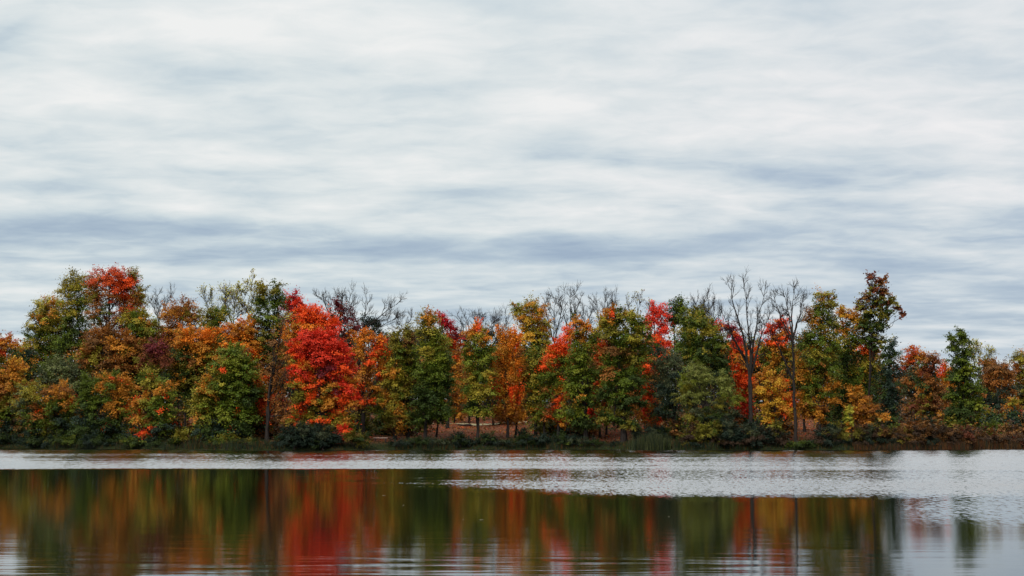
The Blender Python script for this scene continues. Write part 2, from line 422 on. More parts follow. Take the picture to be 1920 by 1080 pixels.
gl = N(nt, 'ShaderNodeBsdfGlossy'); gl.distribution = 'BECKMANN'; L(nt, nv.outputs[0], gl.inputs['Normal'])
gl.inputs['Color'].default_value = (1, 1, 1, 1)
L(nt, mth(nt, 'ADD', mth(nt, 'MULTIPLY', ruf, .020), .074), gl.inputs['Roughness'])
df = N(nt, 'ShaderNodeBsdfDiffuse'); df.inputs['Color'].default_value = (.007, .008, .004, 1)
fr = N(nt, 'ShaderNodeFresnel'); fr.inputs['IOR'].default_value = 1.5; 
nf = N(nt, 'ShaderNodeVectorMath', operation='NORMALIZE'); L(nt, comb(nt, mth(nt, 'MULTIPLY', sx, .35), mth(nt, 'MULTIPLY', sy, .35), 1.0), nf.inputs[0]); L(nt, nf.outputs[0], fr.inputs['Normal'])
ms = N(nt, 'ShaderNodeMixShader'); L(nt, fr.outputs[0], ms.inputs[0]); L(nt, df.outputs[0], ms.inputs[1]); L(nt, gl.outputs[0], ms.inputs[2])
L(nt, ms.outputs[0], nt.nodes['Material Output'].inputs[0])
V = np.array([(-2500, -50, 0), (2500, -50, 0), (2500, 175, 0), (-2500, 175, 0)]); 
tag(mesh_obj('water', V, [[0, 1, 2, 3]], m), 'lake water, calm in front and ruffled by wind beyond', kind='structure')

# pale path between the trees
m, nt, b = principled('path_gravel', rough=.95, spec=.05)
g = N(nt, 'ShaderNodeNewGeometry'); L(nt, ramp(nt, noise(nt, g.outputs['Position'], 2.5, 5, .7), [(.35, (.16, .17, .06)), (.5, (.34, .30, .17)), (.65, (.5, .42, .32))]), b.inputs['Base Color'])
xs = np.linspace(-14, 24, 60); V = []
for x in xs:
    yc = 187 + 2.2 * math.sin(x * .12)
    for q in (-1.1, 1.1): V.append((x, yc + q, float(ground_z(np.array(x), np.array(yc + q))) + .04))
Fc = [[2 * i, 2 * i + 2, 2 * i + 3, 2 * i + 1] for i in range(len(xs) - 1)]
tag(mesh_obj('path', np.array(V), Fc, m), 'pale path crossing the leaf strewn ground', kind='structure')

# ---------------------------------------------------------------- trees
T_ = tree
exec_list = []
# ---- far left
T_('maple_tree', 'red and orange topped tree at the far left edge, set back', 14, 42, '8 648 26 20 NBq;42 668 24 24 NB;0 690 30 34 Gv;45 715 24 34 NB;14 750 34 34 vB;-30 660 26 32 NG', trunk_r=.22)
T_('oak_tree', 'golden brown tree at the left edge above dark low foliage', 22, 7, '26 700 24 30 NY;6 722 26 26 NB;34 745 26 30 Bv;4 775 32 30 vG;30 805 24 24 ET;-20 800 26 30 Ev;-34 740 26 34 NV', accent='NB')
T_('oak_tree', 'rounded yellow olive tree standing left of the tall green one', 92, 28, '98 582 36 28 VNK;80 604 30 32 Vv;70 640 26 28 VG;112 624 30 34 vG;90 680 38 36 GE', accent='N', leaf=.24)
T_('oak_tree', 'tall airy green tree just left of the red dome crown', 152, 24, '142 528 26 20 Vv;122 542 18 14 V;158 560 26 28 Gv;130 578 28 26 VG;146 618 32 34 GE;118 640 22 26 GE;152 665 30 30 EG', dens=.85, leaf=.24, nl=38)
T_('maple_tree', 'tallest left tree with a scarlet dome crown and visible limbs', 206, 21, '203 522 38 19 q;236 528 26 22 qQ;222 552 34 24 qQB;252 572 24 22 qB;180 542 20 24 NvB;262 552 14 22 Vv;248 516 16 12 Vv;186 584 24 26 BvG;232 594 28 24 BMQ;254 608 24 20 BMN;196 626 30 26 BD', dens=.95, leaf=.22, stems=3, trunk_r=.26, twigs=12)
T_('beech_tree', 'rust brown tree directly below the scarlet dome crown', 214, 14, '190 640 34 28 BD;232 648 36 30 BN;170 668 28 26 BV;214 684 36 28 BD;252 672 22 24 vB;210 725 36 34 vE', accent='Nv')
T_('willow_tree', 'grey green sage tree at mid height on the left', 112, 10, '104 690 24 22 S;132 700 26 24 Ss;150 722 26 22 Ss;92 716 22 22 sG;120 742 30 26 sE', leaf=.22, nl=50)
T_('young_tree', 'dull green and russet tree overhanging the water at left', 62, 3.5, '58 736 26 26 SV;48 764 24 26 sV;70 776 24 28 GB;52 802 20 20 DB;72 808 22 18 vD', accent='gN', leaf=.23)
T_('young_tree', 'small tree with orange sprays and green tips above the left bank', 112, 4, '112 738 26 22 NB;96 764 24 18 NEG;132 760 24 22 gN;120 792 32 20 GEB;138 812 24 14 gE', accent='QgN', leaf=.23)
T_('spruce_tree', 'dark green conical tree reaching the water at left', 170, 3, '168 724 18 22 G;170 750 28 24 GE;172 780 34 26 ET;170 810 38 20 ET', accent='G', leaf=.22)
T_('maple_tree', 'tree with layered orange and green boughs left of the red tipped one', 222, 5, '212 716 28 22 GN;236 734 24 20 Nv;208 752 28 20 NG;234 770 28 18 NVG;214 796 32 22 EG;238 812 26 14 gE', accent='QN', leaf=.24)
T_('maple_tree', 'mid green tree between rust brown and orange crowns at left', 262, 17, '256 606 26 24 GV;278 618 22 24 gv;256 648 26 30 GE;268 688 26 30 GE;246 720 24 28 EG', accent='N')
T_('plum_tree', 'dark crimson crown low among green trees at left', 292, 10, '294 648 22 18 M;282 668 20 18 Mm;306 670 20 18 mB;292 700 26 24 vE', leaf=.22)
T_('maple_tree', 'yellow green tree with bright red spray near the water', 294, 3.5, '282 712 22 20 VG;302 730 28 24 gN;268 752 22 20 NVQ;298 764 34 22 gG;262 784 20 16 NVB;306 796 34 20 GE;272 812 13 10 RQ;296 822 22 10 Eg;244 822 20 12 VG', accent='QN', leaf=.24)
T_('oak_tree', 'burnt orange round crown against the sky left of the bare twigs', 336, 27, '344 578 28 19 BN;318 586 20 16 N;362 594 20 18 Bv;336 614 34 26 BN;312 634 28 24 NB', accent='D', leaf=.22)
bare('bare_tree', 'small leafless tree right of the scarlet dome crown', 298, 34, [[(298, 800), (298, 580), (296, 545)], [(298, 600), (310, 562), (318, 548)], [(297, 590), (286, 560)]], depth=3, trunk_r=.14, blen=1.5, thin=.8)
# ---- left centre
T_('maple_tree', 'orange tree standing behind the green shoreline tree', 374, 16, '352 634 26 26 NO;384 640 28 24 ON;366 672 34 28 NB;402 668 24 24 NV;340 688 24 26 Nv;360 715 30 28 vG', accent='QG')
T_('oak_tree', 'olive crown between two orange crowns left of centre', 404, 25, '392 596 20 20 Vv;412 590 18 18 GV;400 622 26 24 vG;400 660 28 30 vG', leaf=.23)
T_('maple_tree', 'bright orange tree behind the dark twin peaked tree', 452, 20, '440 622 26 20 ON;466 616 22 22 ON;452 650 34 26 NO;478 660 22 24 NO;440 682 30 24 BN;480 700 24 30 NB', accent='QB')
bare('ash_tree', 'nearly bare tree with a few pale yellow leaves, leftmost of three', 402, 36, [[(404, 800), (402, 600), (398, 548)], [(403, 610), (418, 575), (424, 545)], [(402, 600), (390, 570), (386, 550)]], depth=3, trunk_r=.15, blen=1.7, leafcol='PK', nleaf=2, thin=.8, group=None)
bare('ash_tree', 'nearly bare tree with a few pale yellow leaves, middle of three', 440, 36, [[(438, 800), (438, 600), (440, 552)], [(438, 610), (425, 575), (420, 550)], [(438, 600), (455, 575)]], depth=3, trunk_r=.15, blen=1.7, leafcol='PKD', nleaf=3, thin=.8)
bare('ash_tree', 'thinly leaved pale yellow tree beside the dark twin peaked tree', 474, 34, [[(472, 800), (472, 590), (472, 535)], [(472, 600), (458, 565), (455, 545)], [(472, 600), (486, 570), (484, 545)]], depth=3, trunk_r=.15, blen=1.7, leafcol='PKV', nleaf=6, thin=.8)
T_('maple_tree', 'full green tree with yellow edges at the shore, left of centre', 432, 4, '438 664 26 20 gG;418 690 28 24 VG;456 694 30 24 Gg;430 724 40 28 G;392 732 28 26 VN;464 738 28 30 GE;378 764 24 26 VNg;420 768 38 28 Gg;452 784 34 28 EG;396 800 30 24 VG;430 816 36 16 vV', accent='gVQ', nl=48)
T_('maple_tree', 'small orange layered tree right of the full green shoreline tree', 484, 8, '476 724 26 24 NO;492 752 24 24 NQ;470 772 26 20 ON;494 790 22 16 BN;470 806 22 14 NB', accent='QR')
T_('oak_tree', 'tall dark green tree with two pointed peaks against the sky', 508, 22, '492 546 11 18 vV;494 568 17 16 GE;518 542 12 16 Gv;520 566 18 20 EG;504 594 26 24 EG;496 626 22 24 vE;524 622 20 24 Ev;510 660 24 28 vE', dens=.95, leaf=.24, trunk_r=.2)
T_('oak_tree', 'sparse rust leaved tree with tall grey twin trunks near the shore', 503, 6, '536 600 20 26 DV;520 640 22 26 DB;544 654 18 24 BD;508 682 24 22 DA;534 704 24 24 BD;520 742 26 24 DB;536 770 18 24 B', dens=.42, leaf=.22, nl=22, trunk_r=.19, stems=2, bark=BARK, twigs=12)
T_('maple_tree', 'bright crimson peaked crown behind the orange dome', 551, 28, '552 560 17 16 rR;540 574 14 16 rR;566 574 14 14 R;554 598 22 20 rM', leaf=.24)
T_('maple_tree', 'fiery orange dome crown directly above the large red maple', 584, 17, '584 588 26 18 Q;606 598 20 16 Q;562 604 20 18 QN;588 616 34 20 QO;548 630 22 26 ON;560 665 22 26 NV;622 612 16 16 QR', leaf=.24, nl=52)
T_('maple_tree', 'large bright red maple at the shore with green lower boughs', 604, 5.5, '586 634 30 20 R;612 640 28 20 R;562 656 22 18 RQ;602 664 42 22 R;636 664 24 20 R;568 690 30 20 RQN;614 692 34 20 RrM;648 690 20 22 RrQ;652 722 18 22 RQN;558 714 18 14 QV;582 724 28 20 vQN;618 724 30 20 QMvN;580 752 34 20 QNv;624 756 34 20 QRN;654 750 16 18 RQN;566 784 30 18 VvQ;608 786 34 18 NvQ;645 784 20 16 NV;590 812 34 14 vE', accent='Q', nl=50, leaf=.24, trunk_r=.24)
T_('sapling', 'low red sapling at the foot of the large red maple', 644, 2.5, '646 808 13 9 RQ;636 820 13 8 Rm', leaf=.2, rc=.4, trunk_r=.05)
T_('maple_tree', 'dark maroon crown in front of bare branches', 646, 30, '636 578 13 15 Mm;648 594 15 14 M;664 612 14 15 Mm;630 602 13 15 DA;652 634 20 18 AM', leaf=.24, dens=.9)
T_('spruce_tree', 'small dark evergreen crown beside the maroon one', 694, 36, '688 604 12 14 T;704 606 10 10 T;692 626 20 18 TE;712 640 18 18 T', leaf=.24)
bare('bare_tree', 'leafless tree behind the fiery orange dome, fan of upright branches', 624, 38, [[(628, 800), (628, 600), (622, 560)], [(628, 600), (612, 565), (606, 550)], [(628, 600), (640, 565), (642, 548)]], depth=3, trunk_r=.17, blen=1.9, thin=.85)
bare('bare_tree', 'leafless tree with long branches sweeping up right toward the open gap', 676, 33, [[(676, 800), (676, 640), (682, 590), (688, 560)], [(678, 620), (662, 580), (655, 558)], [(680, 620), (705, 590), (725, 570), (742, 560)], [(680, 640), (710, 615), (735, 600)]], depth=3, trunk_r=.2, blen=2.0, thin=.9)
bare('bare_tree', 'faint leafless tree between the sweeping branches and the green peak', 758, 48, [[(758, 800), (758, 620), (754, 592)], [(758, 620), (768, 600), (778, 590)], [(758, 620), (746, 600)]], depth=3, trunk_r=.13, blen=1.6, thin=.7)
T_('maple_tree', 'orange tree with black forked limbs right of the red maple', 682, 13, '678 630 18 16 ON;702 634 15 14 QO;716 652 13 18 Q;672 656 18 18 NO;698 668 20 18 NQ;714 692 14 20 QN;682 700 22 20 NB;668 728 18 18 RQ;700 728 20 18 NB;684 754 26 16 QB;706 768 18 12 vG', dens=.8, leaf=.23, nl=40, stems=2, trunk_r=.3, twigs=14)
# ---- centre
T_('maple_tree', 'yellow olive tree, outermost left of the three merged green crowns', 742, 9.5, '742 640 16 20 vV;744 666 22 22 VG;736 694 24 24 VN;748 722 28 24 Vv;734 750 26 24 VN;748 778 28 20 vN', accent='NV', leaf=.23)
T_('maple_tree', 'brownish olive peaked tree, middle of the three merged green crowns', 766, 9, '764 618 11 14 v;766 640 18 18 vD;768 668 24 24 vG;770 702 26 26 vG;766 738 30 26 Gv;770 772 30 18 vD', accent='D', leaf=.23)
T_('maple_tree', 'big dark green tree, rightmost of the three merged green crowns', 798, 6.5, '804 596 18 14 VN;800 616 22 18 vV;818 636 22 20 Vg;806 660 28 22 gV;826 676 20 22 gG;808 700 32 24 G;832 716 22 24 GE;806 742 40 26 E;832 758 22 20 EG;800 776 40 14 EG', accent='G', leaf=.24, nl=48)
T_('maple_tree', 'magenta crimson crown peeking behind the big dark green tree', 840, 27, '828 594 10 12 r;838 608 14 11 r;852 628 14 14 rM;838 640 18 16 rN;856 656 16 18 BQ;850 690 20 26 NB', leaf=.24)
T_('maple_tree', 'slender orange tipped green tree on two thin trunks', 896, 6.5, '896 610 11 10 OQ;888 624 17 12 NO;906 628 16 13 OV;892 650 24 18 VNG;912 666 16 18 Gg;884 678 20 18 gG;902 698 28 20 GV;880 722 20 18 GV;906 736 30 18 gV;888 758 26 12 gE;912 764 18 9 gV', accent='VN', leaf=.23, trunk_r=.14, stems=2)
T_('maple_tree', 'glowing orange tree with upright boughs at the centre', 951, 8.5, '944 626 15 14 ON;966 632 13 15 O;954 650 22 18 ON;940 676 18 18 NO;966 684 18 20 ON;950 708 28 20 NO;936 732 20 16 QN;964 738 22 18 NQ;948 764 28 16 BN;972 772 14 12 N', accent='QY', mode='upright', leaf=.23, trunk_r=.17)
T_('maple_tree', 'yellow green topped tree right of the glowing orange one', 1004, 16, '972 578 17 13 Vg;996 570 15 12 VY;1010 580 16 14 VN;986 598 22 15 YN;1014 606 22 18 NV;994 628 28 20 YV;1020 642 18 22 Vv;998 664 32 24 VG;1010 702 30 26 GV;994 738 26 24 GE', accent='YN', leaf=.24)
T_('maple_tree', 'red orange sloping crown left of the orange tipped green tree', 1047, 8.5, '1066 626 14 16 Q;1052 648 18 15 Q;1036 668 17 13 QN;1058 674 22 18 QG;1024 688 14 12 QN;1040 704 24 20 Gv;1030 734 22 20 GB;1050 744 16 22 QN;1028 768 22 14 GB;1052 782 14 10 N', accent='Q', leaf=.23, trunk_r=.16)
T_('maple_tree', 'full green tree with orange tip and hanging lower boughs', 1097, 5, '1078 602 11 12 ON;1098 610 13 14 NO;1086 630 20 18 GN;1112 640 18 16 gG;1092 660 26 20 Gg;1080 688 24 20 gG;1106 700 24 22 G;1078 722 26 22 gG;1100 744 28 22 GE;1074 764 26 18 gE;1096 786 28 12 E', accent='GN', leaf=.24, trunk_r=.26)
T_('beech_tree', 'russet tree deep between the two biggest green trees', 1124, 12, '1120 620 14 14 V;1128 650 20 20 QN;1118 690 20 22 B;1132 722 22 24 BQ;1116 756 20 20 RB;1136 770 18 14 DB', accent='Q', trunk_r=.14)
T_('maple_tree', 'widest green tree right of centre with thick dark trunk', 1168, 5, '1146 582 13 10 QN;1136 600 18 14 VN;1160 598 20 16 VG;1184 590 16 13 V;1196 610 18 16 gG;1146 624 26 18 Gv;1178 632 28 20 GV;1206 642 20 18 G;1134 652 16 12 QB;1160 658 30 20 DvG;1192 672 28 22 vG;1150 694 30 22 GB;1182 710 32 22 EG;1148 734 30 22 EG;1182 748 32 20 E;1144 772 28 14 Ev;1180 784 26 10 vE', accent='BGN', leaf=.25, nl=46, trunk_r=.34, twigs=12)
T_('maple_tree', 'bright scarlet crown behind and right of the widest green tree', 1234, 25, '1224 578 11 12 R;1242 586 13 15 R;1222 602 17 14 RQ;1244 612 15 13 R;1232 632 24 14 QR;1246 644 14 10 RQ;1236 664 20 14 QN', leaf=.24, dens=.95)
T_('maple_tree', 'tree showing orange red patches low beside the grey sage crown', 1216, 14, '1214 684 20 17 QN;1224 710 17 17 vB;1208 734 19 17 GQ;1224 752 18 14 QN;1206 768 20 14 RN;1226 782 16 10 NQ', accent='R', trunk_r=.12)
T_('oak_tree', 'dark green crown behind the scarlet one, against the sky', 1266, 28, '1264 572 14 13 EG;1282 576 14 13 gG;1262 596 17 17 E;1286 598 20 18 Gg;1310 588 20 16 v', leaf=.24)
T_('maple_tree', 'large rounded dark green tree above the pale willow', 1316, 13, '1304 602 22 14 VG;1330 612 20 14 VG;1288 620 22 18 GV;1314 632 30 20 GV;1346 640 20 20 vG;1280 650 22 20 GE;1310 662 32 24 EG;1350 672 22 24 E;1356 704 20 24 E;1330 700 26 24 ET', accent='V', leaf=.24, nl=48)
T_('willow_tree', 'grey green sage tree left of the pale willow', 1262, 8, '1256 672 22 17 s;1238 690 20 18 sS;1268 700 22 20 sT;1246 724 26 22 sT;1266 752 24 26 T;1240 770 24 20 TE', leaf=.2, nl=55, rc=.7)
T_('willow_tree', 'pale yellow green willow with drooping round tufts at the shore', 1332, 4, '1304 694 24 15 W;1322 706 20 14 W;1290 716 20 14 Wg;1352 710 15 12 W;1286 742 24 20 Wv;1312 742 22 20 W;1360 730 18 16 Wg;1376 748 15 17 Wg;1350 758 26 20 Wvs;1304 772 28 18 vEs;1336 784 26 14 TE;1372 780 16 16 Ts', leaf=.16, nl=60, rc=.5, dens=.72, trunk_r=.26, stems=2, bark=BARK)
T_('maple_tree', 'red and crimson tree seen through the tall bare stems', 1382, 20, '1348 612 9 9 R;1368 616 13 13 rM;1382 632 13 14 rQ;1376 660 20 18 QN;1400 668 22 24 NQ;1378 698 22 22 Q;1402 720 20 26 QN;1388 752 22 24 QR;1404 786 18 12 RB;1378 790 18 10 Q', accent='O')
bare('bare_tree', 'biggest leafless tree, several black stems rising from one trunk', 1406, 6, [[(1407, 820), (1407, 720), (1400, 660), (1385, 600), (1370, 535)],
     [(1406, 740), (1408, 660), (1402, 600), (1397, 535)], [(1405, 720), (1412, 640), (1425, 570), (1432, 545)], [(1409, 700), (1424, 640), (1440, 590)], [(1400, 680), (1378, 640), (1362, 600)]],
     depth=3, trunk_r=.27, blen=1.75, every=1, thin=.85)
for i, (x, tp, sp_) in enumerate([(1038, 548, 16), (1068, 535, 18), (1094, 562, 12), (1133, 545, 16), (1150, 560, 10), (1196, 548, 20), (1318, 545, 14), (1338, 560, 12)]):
    lab = ['thin leafless tree leaning left beside the yellow green top', 'tallest leafless tree of the clump behind the red orange slope', 'small leafless tree behind the orange tipped green tree',
           'leafless tree with forked top left of the widest green crown', 'short leafless tree just behind the widest green crown', 'broad leafless tree with a few tan leaves left of the scarlet crown',
           'leafless tree above the large rounded dark green crown', 'thin leafless tree left of the biggest bare tree'][i]
    bare('bare_tree', lab, x, 30 + 3 * (i % 3), [[(x, 800), (x, 640), (x + 2, tp + 12)], [(x, 640), (x - sp_ * .6, tp + 45), (x - sp_, tp + 16)], [(x, 650), (x + sp_ * .5, tp + 50), (x + sp_, tp + 22)]],
         depth=3, trunk_r=.17, blen=1.7, thin=.85, leafcol='PD' if i == 5 else None, nleaf=1 if i == 5 else 0, group='bare trees behind the centre of the wood')
for i, (x, tp, sp_) in enumerate([(880, 592, 16), (908, 582, 18), (935, 586, 14)]):
    lab = ['leafless tree left of the slender orange tipped tree', 'leafless tree straight behind the slender orange tipped tree', 'leafless tree between the orange tipped and glowing orange trees'][i]
    bare('bare_tree', lab, x, 40 + 3 * i, [[(x, 800), (x, 660), (x - 2, tp + 12)], [(x, 650), (x - sp_ * .7, tp + 35), (x - sp_, tp + 12)], [(x, 650), (x + sp_ * .6, tp + 30), (x + sp_, tp + 10)]],
         depth=3, trunk_r=.16, blen=1.8, thin=.85, group='bare trees behind the centre of the wood')
# ---- right centre
T_('maple_tree', 'red topped tree between the two tall bare trees', 1456, 16, '1462 606 15 13 RQ;1446 622 13 12 QR;1474 624 14 15 QO;1458 642 22 17 QN;1440 660 18 17 VG;1476 668 20 20 NV;1452 690 24 22 GN', accent='N')
T_('maple_tree', 'low golden orange tree between the two tall bare trees', 1452, 6.5, '1440 706 18 14 YN;1462 714 18 14 NY;1432 730 18 16 NY;1456 740 24 18 YN;1480 748 14 14 NQ;1438 758 20 14 YN;1470 768 22 14 NY;1488 776 11 12 N;1446 782 18 10 NY', accent='OQ', leaf=.24, trunk_r=.13, twigs=14)
bare('bare_tree', 'slim tall leafless tree on a single straight grey trunk', 1489, 4.5, [[(1489, 826), (1488, 720), (1486, 640), (1480, 590), (1470, 545)],
     [(1486, 640), (1496, 590), (1506, 555)], [(1486, 630), (1484, 580), (1489, 540)], [(1486, 640), (1465, 590), (1455, 556)], [(1487, 712), (1468, 670), (1448, 630), (1434, 598)]],
     depth=3, trunk_r=.2, blen=1.6, thin=.85)
T_('maple_tree', 'tall olive tree with square flat top and orange lower leaves', 1532, 7.5, '1544 554 15 11 VN;1558 566 12 14 vV;1538 576 17 14 VG;1524 600 20 16 VN;1554 602 22 18 vG;1532 630 28 20 GV;1560 644 20 22 VG;1510 640 18 18 NG;1524 670 28 22 GV;1550 690 26 24 vG;1504 700 18 22 VN;1522 722 28 22 vG;1550 738 24 24 GN;1508 756 20 22 NV;1530 774 24 16 NB;1554 786 16 12 EG', accent='NBG', leaf=.24, bark=BARKG, trunk_r=.18, twigs=12)
T_('maple_tree', 'golden topped tree left of the ragged tallest one', 1592, 12, '1578 588 16 12 YN;1598 594 18 13 YN;1612 610 12 14 NY;1580 616 20 16 GN;1604 634 24 18 GV;1626 652 20 20 GQ;1590 664 28 24 EG;1622 690 26 26 GV;1594 712 28 26 G;1622 738 26 26 EG;1586 758 28 26 E;1634 782 18 20 NG', accent='NY', leaf=.24)
T_('oak_tree', 'ragged tall tree with maroon tipped leaves and sky gaps', 1628, 10, '1634 518 11 8 mM;1654 526 13 9 mB;1640 540 16 10 mv;1660 548 13 8 mD;1672 566 15 7 mv;1684 578 10 5 mD;1692 588 7 4 m;1650 566 20 12 vDE;1626 556 14 11 Dv;1616 574 14 10 vm;1632 588 20 13 vE;1660 586 15 9 vE;1622 612 20 14 vE;1650 610 18 14 vE;1642 640 22 18 Ev', dens=.62, leaf=.3, rc=.42, nl=24, trunk_r=.16, twigs=16)
T_('spruce_tree', 'dark blue green conical tree at the right end of the main wood', 1668, 8, '1672 648 11 14 T;1668 672 17 16 TE;1672 698 20 18 T;1664 726 24 20 TE;1674 754 24 20 T;1660 782 28 16 TE', accent='vE', leaf=.24)
T_('young_tree', 'small salmon orange tree low beside the dark conical one', 1614, 3.5, '1600 734 13 12 N;1614 748 18 13 NB;1630 768 17 13 NB;1606 772 18 13 BN;1622 790 20 10 NB;1656 782 12 7 N', accent='NP', leaf=.21, rc=.45, trunk_r=.08, nl=40)
T_('sapling', 'slender yellow green sapling standing out of the shore bushes', 1591, 2.5, '1591 768 6 7 K;1590 782 8 8 Kg;1594 796 7 9 KN;1592 812 6 8 NK', leaf=.2, rc=.32, nl=30, trunk_r=.04)
# ---- far right
T_('maple_tree', 'red crown at the left of the low distant trees', 1712, 62, '1714 664 20 12 qN;1730 674 14 12 NB;1704 682 16 12 qB;1722 696 22 14 qBs;1702 716 22 20 sB;1725 740 24 24 sA', leaf=.25)
T_('oak_tree', 'brown green tree leaning right of the dark conical one', 1742, 26, '1748 674 14 12 mB;1742 694 19 15 mG;1736 716 22 18 EB;1750 738 26 20 DE;1734 762 28 20 Dvm;1758 778 26 18 DE', accent='N')
T_('maple_tree', 'orange crown left of the lone green tree', 1774, 52, '1772 700 18 14 QN;1782 722 20 16 ON;1770 750 24 22 BD', leaf=.25)
T_('poplar_tree', 'lone green tree standing above the low distant trees', 1804, 15, '1802 624 8 9 G;1784 634 7 8 G;1806 640 13 11 G;1790 652 12 9 EG;1812 662 12 10 G;1798 676 20 12 EG;1816 696 20 13 gG;1792 706 20 14 GE;1818 728 24 14 G;1794 740 20 16 EG;1824 756 20 13 gG;1802 772 28 16 E;1830 790 16 11 gV;1790 794 18 10 E', accent='g', leaf=.25, trunk_r=.15, rc=.5)
bare('ash_tree', 'thin tree with sparse yellow leaves right of the lone green tree', 1838, 70, [[(1838, 800), (1838, 700), (1835, 662)], [(1838, 710), (1826, 680), (1824, 668)], [(1838, 710), (1850, 680), (1856, 668)]], depth=3, trunk_r=.16, blen=1.8, leafcol='PV', nleaf=6, thin=.8)
T_('oak_tree', 'brown crown over dark trunk beside the thin yellow tree', 1856, 60, '1852 680 17 12 Bv;1862 700 20 14 vB;1850 722 22 20 sE;1846 756 24 24 TA', leaf=.25)
T_('oak_tree', 'round rust orange crown on a pale trunk near the right edge', 1868, 48, '1872 690 22 14 BD;1892 698 14 14 BD;1862 712 18 14 BD;1884 726 22 18 BT;1868 752 20 20 T', leaf=.25, bark=BARKP, trunk_r=.16)
T_('oak_tree', 'olive topped tree cut by the right edge', 1914, 56, '1912 672 18 14 Vv;1932 668 20 16 vN;1914 696 20 16 Bv;1906 724 20 18 Bs;1930 740 24 34 sv;1955 700 26 36 vB', leaf=.25)
T_('young_tree', 'small russet tree near the right edge above green bushes', 1900, 30, '1900 756 11 12 NV;1896 774 15 12 BN;1912 784 12 12 RB', leaf=.22, rc=.45, trunk_r=.07)
T_('maple_tree', 'low mixed orange crown behind the reddish right bank', 1700, 34, '1698 764 20 16 BD;1712 780 20 14 BD;1690 786 18 14 vE;1730 790 20 14 sE', leaf=.24)

# trees deeper in, seen mostly as slim trunks under the front crowns
deep = [(722, 18, 'EG', 'slim dark tree above the bench'), (820, 14, 'EG', 'thin single trunked tree right of the big dark green one'), (852, 40, 'BN', 'background tree behind the open leaf strewn glade, left side'),
        (925, 36, 'GN', 'background tree behind the glade, right of the twin thin trunks'), (968, 10, 'BN', 'second trunk close to the glowing orange tree'), (1021, 9, 'GV', 'dark slim tree between glowing orange and red orange trees'),
        (1070, 14, 'GB', 'dark trunk just left of the full green tree'), (1113, 22, 'BD', 'thinnest trunk in the red glade left of the thick trunk'), (1136, 16, 'ED', 'dark straight trunk in the red glade'),
        (1151, 30, 'GD', 'distant trunk in the red glade behind the thick trunk'), (1208, 26, 'EB', 'trunk at the right end of the red glade'), (1232, 18, 'ET', 'dark trunk behind the cattail reeds'),
        (460, 16, 'BD', 'slim tree in shade right of the full green shoreline tree'), (530, 22, 'BM', 'background tree behind the grey twin trunks'), (350, 14, 'vE', 'shaded tree left of the full green shoreline tree'),
        (1505, 20, 'EN', 'background tree right of the slim tall leafless one'), (1572, 18, 'EG', 'shaded tree right of the flat topped olive tree'), (40, 18, 'ET', 'shaded tree behind the golden brown left edge tree')]
for (x, dY, ck, lab) in deep:
    r = np.random.default_rng(x)
    lb = ';'.join('%d %d %d %d %s' % (x + r.integers(-22, 23), y, r.integers(18, 28), r.integers(15, 22), ck) for y in (668, 700, 735, 765))
    T_('shaded_tree', lab, x, dY, lb, leaf=.28, trunk_r=r.uniform(.1, .17), nl=36, dens=.8, accent='N')

# ---------------------------------------------------------------- woods behind and undergrowth: masses nobody could count
def mass(name, label, cat, spots, leaf, rc, nl, trunks=None, dens=1.0):
    rng = np.random.default_rng(zlib.crc32(name.encode())); CE, OU, CO = [], [], []
    for (c, R, ck) in spots:
        Rm = (R[0] * R[1] * R[2]) ** (1 / 3); n = max(6, int(6 * dens * (Rm / rc) ** 2)); d = unit(rng.normal(0, 1, (n, 3)))
        CE.append(np.array(c) + d * np.array(R) * rng.uniform(.6, 1.05, (n, 1))); OU.append(d)
        CO.append(np.array([COL[ck[i]] for i in rng.integers(0, len(ck), n)]) * rng.uniform(.7, 1.2, (n, 1)))
    V, Fc, cc = leaves(np.vstack(CE), np.vstack(OU), rng, nl, rc, leaf, np.vstack(CO))
    if trunks is not None: return V, Fc, cc
    o = mesh_obj(name, V, Fc, LEAF, None, cc); return tag(o, label, cat, kind='stuff')
rng = np.random.default_rng(5)
sp = []
top_x = [-400, 0, 60, 250, 500, 640, 760, 880, 1000, 1300, 1500, 1640, 1700, 1760, 1920, 2400]
top_y = [650, 668, 640, 622, 622, 632, 645, 655, 640, 632, 632, 645, 705, 722, 705, 715]
for k in range(150):
    px = -300 + k * 17 + rng.uniform(-10, 10); Y = rng.uniform(205, 230); ty = np.interp(px, top_x, top_y) + rng.uniform(0, 18)
    rp = rng.uniform(20, 30)
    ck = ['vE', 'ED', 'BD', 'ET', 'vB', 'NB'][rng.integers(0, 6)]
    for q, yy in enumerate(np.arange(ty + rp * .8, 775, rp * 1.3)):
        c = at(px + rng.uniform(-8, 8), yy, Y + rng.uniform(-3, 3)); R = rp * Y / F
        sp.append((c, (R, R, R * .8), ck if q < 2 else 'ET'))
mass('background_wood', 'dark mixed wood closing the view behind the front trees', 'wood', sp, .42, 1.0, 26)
sp = []
for k in range(130):
    px = 250 + rng.uniform(0, 1700); Y = rng.uniform(330, 400); ty = 616 if px < 990 else 655
    if px > 1640: ty = 690
    ty += rng.uniform(0, 14); rp = rng.uniform(10, 16)
    for q, yy in enumerate(np.arange(ty + rp, 730, rp * 1.4)):
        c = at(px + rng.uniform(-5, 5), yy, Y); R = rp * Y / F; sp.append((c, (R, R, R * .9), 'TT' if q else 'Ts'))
mass('distant_wood', 'dark blue green distant wood glimpsed through skyline gaps', 'wood', sp, .7, 1.3, 22)

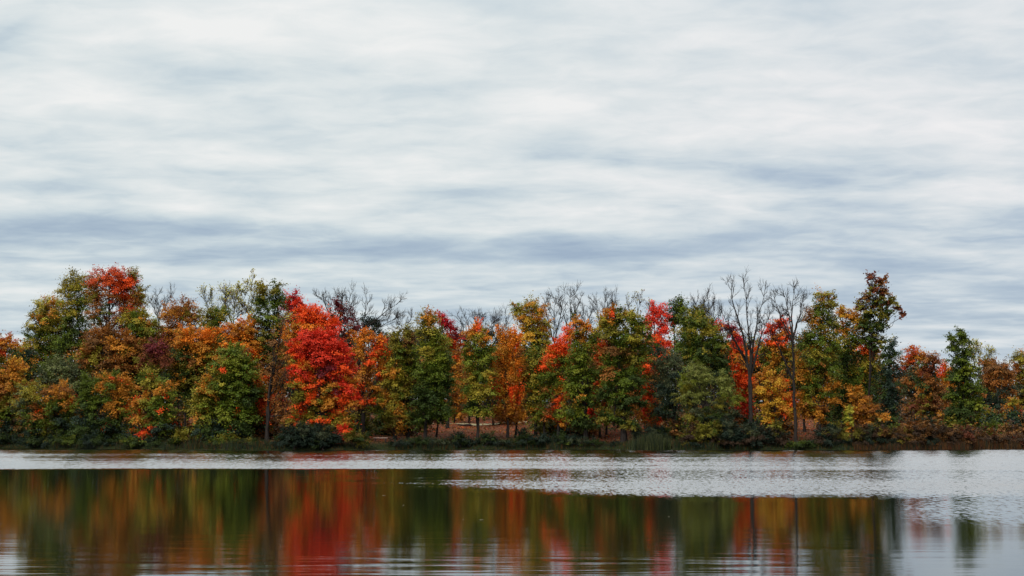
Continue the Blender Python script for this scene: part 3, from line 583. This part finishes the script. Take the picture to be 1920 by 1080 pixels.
# understory behind the bank, kept low where the photo shows open glades
sp = []
glade = [(815, 940, 1), (975, 990, 20), (1115, 1190, 12), (1485, 1515, 12)]
for k in range(330):
    px = rng.uniform(-60, 1980); d = rng.uniform(5 if px < 660 or px > 1250 else 12, 36)
    if any(a - 14 < px < b + 14 for a, b, _ in glade): continue
    if px > 640 and px < 1250 and rng.random() < .15: continue
    Y = float(shore(np.array((px - 960) * .058))) + d; x = (px - 960) * Y / F; z = float(ground_z(np.array(x), np.array(Y)))
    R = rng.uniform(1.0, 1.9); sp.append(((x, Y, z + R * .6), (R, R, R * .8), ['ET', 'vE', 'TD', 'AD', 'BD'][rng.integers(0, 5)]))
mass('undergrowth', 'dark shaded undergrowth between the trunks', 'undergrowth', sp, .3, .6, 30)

# ---------------------------------------------------------------- shore shrubs
def shrub(label, px, dY, lobes, leaf=.17, rc=.42, nl=42, accent='', dens=1.0, name='shrub', mode='spray'):
    if dY < 3: dY = dY * .45
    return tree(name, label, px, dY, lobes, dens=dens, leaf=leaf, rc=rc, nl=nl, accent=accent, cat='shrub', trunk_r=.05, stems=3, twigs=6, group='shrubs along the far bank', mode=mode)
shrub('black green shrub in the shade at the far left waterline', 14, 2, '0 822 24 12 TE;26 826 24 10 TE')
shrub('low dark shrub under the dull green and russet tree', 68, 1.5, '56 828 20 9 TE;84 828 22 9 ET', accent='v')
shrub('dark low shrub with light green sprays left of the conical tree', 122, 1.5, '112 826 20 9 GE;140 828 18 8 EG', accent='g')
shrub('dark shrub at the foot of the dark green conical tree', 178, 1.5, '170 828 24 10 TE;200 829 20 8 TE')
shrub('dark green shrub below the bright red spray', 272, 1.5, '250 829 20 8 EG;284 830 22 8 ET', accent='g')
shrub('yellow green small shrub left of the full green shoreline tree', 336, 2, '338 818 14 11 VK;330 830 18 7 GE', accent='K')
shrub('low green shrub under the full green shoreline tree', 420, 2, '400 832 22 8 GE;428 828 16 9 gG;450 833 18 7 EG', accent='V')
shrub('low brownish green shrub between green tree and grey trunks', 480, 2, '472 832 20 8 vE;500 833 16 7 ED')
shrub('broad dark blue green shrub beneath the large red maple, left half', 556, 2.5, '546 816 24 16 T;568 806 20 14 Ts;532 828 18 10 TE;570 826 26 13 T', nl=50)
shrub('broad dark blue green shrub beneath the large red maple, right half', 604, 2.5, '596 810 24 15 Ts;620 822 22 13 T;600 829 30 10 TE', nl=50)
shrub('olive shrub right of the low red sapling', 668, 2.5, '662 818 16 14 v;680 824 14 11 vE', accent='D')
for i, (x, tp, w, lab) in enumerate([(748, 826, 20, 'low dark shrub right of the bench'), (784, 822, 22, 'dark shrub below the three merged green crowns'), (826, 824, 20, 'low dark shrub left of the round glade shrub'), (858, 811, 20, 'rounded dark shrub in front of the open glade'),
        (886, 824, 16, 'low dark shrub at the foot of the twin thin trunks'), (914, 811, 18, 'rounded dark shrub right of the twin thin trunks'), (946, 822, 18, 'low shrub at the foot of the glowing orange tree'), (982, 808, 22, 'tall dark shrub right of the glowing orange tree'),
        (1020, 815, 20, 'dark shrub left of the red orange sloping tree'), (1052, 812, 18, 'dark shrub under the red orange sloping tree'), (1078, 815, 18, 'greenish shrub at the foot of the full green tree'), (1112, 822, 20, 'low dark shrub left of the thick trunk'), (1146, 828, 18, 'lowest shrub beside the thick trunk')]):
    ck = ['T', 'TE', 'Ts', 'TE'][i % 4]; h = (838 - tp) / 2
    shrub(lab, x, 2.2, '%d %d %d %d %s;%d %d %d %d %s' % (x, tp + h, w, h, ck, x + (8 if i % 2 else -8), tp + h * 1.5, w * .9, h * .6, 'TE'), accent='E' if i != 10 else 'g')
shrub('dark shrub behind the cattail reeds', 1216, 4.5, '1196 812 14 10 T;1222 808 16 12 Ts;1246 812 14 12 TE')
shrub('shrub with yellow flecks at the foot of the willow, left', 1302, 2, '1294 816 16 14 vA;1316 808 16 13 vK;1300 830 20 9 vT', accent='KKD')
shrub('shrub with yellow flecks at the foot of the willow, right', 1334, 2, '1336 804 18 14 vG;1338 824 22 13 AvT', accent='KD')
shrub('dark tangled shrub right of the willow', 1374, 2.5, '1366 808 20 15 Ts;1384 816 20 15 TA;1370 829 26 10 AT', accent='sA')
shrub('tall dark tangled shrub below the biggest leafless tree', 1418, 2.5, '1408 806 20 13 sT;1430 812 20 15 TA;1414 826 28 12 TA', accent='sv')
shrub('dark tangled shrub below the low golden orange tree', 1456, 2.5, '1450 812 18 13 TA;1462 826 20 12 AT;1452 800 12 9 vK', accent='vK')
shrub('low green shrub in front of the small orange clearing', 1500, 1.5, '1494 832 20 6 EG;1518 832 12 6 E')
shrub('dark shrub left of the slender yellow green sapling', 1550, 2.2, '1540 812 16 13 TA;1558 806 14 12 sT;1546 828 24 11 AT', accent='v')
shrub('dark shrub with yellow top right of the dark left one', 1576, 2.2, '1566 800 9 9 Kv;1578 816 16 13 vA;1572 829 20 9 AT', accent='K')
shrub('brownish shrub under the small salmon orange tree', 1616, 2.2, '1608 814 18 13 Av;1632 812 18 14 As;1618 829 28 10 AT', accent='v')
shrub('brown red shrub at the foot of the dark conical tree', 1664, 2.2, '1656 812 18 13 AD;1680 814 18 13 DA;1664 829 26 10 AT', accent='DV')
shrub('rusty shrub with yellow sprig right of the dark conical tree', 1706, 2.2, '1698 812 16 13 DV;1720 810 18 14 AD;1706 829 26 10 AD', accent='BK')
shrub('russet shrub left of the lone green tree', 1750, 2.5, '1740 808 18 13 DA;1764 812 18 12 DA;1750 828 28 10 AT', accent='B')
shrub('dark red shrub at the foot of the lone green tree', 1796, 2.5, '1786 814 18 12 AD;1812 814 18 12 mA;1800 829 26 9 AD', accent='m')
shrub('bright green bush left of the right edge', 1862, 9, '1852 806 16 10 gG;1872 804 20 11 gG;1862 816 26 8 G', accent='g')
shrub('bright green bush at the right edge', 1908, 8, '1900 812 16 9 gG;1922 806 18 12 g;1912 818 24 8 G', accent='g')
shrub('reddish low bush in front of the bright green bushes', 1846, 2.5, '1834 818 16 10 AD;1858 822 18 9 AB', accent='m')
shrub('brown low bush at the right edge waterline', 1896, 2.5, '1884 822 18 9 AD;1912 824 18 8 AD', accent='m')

# ---------------------------------------------------------------- grass, reeds, fallen leaves
def blades(name, label, cat, xs, ys, h, w, cols, lean=.18, seed=1):
    r = np.random.default_rng(seed); n = len(xs); z = ground_z(xs, ys) - .03
    p = np.stack([xs, ys, z], 1); a = r.uniform(0, math.pi, n); t = np.stack([np.cos(a), np.sin(a), np.zeros(n)], 1) * w[:, None]
    ld = np.stack([r.normal(0, lean, n), r.normal(0, lean, n), np.ones(n)], 1) * h[:, None]
    tip = p + ld; midp = p + ld * .55
    V = np.stack([p - t, p + t, midp + t * .8, tip + t * .1, midp - t * .8], 1)
    V = np.stack([p - t, p + t, tip + t * .15, tip - t * .15], 1).reshape(-1, 3)
    return tag(mesh_obj(name, V, np.arange(4 * n).reshape(-1, 4), LEAF, None, cols), label, cat, kind='stuff')
def pick(r, ck, n, j=.3): return np.array([COL[k] for k in ck])[r.integers(0, len(ck), n)] * r.uniform(1 - j, 1 + j, (n, 1))
r = np.random.default_rng(3); n = 60000
xs = r.uniform(-64, 64, n); ys = shore(xs) + r.uniform(-.1, 1, n) ** 1.5 * 6 if False else shore(xs) + r.random(n) ** 1.4 * 5.5
hh = (.2 + .38 * (.5 + .5 * np.sin(xs * .37 + 1.3 * np.sin(xs * .11)))) * r.uniform(.6, 1.3, n)
bx = (715 - 960) * 146 / F
hh = np.where((abs(xs - bx) < 2.0) , hh * .35, hh)
blades('bank_grass', 'dark green grass and sedge along the far bank', 'grass', xs, ys, hh, np.full(n, .02), pick(r, 'EETTTD', n) * .6, seed=2)
n = 1200; xs = np.r_[r.normal((1222 - 960) * 146 / F, .9, 700), r.uniform((1178 - 960) * 146 / F, (1255 - 960) * 146 / F, 500)]; ys = shore(xs) + r.uniform(-.5, 1.0, n)
blades('cattail_reeds', 'upright pale green cattail reeds right of the thick trunk', 'reeds', xs, ys, r.uniform(.8, 1.7, n), np.full(n, .02), pick(r, 'sSsET', n) * .55, .09, 4)
n = 12000; xs = r.uniform((1590 - 960) * 147 / F, (2000 - 960) * 150 / F, n); ys = shore(xs) + r.uniform(-.3, 1.4, n)
blades('brown_reeds', 'russet brown reeds along the right waterline', 'reeds', xs, ys, r.uniform(.3, 1.05, n) * np.interp(xs, [36, 50, 60], [.6, 1, 1.1]), np.full(n, .02), pick(r, 'ADATmTD', n) * .7, .08, 6)
n = 45000; xs = r.uniform(-60, 60, n); d = 4 + r.random(n) * 46; ys = shore(xs) + d; z = ground_z(xs, ys) + .03
p = np.stack([xs, ys, z], 1); a = r.uniform(0, 6.28, n); s = r.uniform(.06, .13, n)[:, None]
t = np.stack([np.cos(a), np.sin(a), r.normal(0, .35, n)], 1) * s; b2 = np.stack([-np.sin(a), np.cos(a), r.normal(0, .5, n)], 1) * s * .8; b2[:, 2] = abs(b2[:, 2])
V = np.stack([p - t, p - b2 * .5, p + t, p + b2], 1).reshape(-1, 3)
tag(mesh_obj('fallen_leaves', V, np.arange(4 * n).reshape(-1, 4), LEAF, None, pick(r, 'QNBDDBB', n, .35) * .62), 'fallen orange and brown leaves carpeting the ground', 'fallen leaves', kind='stuff')

# ---------------------------------------------------------------- bench, log, floating leaves
WOOD = bark_mat('weathered_wood', (.22, .16, .13), (.55, .42, .36))
def box(x0, x1, y0, y1, z0, z1, bv=.012):
    import bmesh
    bm = bmesh.new(); bmesh.ops.create_cube(bm, size=1)
    for v in bm.verts: v.co = Vector((x0 + (v.co.x + .5) * (x1 - x0), y0 + (v.co.y + .5) * (y1 - y0), z0 + (v.co.z + .5) * (z1 - z0)))
    bmesh.ops.bevel(bm, geom=bm.edges[:], offset=bv, segments=1, affect='EDGES'); return bm
def bobj(name, bms, mat, parent):
    me = bpy.data.meshes.new(name); import bmesh
    bm = bmesh.new()
    for q in bms:
        tmp = bpy.data.meshes.new('tmp'); q.to_mesh(tmp); bm.from_mesh(tmp); bpy.data.meshes.remove(tmp)
    bm.to_mesh(me); me.materials.append(mat); o = bpy.data.objects.new(name, me); C.objects.link(o); o.parent = parent; return o
Yb = float(shore(np.array(bx))) + 4.2; xb = (715 - 960) * Yb / F; zb = float(ground_z(np.array(xb), np.array(Yb)))
bt = thing('park_bench', (xb, Yb, zb), 'low backless wooden bench with pale plank on the leaf strewn bank', 'bench')
bobj('seat', [box(-.75, .75, -.2, .2, .44, .50)], WOOD, bt)
for sx in (-.55, .55): bobj('leg', [box(sx - .05, sx + .05, -.16, .16, -.05, .44)], BARK, bt)
for (px, py, ln, lab) in [(872, 797, 30, 'dark fallen log lying across the open glade'), (1505, 829, 34, 'dark log lying at the edge of the small orange clearing')]:
    Y = 182 if px < 1000 else float(shore(np.array((px - 960) * .056))) + 4; x = (px - 960) * Y / F; z = float(ground_z(np.array(x), np.array(Y)))
    g_ = Tubes(); k = ln * Y / F / 2; rr = np.random.default_rng(px)
    pts = np.array([(q * k, q * .2, .15 + .03 * math.sin(q * 5)) for q in np.linspace(-1, 1, 8)])
    t = thing('fallen_log', (x, Y, z), lab, 'log')
    g_.add(pts, .15 * rr.uniform(.85, 1.1, 8) * np.r_[.02, 1, 1, .98, .95, .92, .9, .02], 9); g_.add([pts[5], pts[5] + (.3, -.1, .35)], [.06, .03], 6)
    g_.build('trunk', BARK, t, np.zeros(3))
LF = principled('floating_leaf', (.42, .36, .24), .6, .3)[0]
for i, (px, py, w) in enumerate([(709, 928, 4), (722, 928, 6), (759, 946, 4), (903, 973, 10), (870, 972, 4), (1031, 949, 4), (1250, 967, 4), (728, 1012, 3), (953, 942, 2.5)]):
    Y = 2 * F / (py - 807.0); x = (px - 960) * Y / F; s = w * Y / F / 2; rr = np.random.default_rng(i)
    nseg = 10; ang = np.linspace(0, 2 * math.pi, nseg, endpoint=False); rad = s * (1 + .15 * np.sin(ang * 3 + i))
    V = [(0, 0, .012)] + [(a_ * math.cos(t_), a_ * .6 * math.sin(t_), .012 + abs(rr.normal(0, .06)) * s) for a_, t_ in zip(rad, ang)]
    Fc = [(0, k + 1, (k + 1) % nseg + 1) for k in range(nseg)]
    lab = ['left one of two pale leaves floating side by side below the red maple', 'right one of two pale leaves floating side by side below the red maple', 'pale leaf floating in the dark green reflection',
           'largest pale leaf floating near the centre of the lake', 'small leaf floating just left of the largest floating leaf', 'pale leaf floating right of centre below the ruffled water', 'rightmost pale leaf floating on the calm water',
           'pale leaf floating nearest the camera left of centre', 'tiny leaf floating close under the edge of the ruffled water'][i]
    o = mesh_obj('floating_leaf', np.array(V), Fc, LF, None); o.location = (x, Y, 0); tag(o, lab, 'leaf', 'leaves floating on the lake')
print('faces', sum(len(o.data.polygons) for o in S.objects if o.type == 'MESH'))
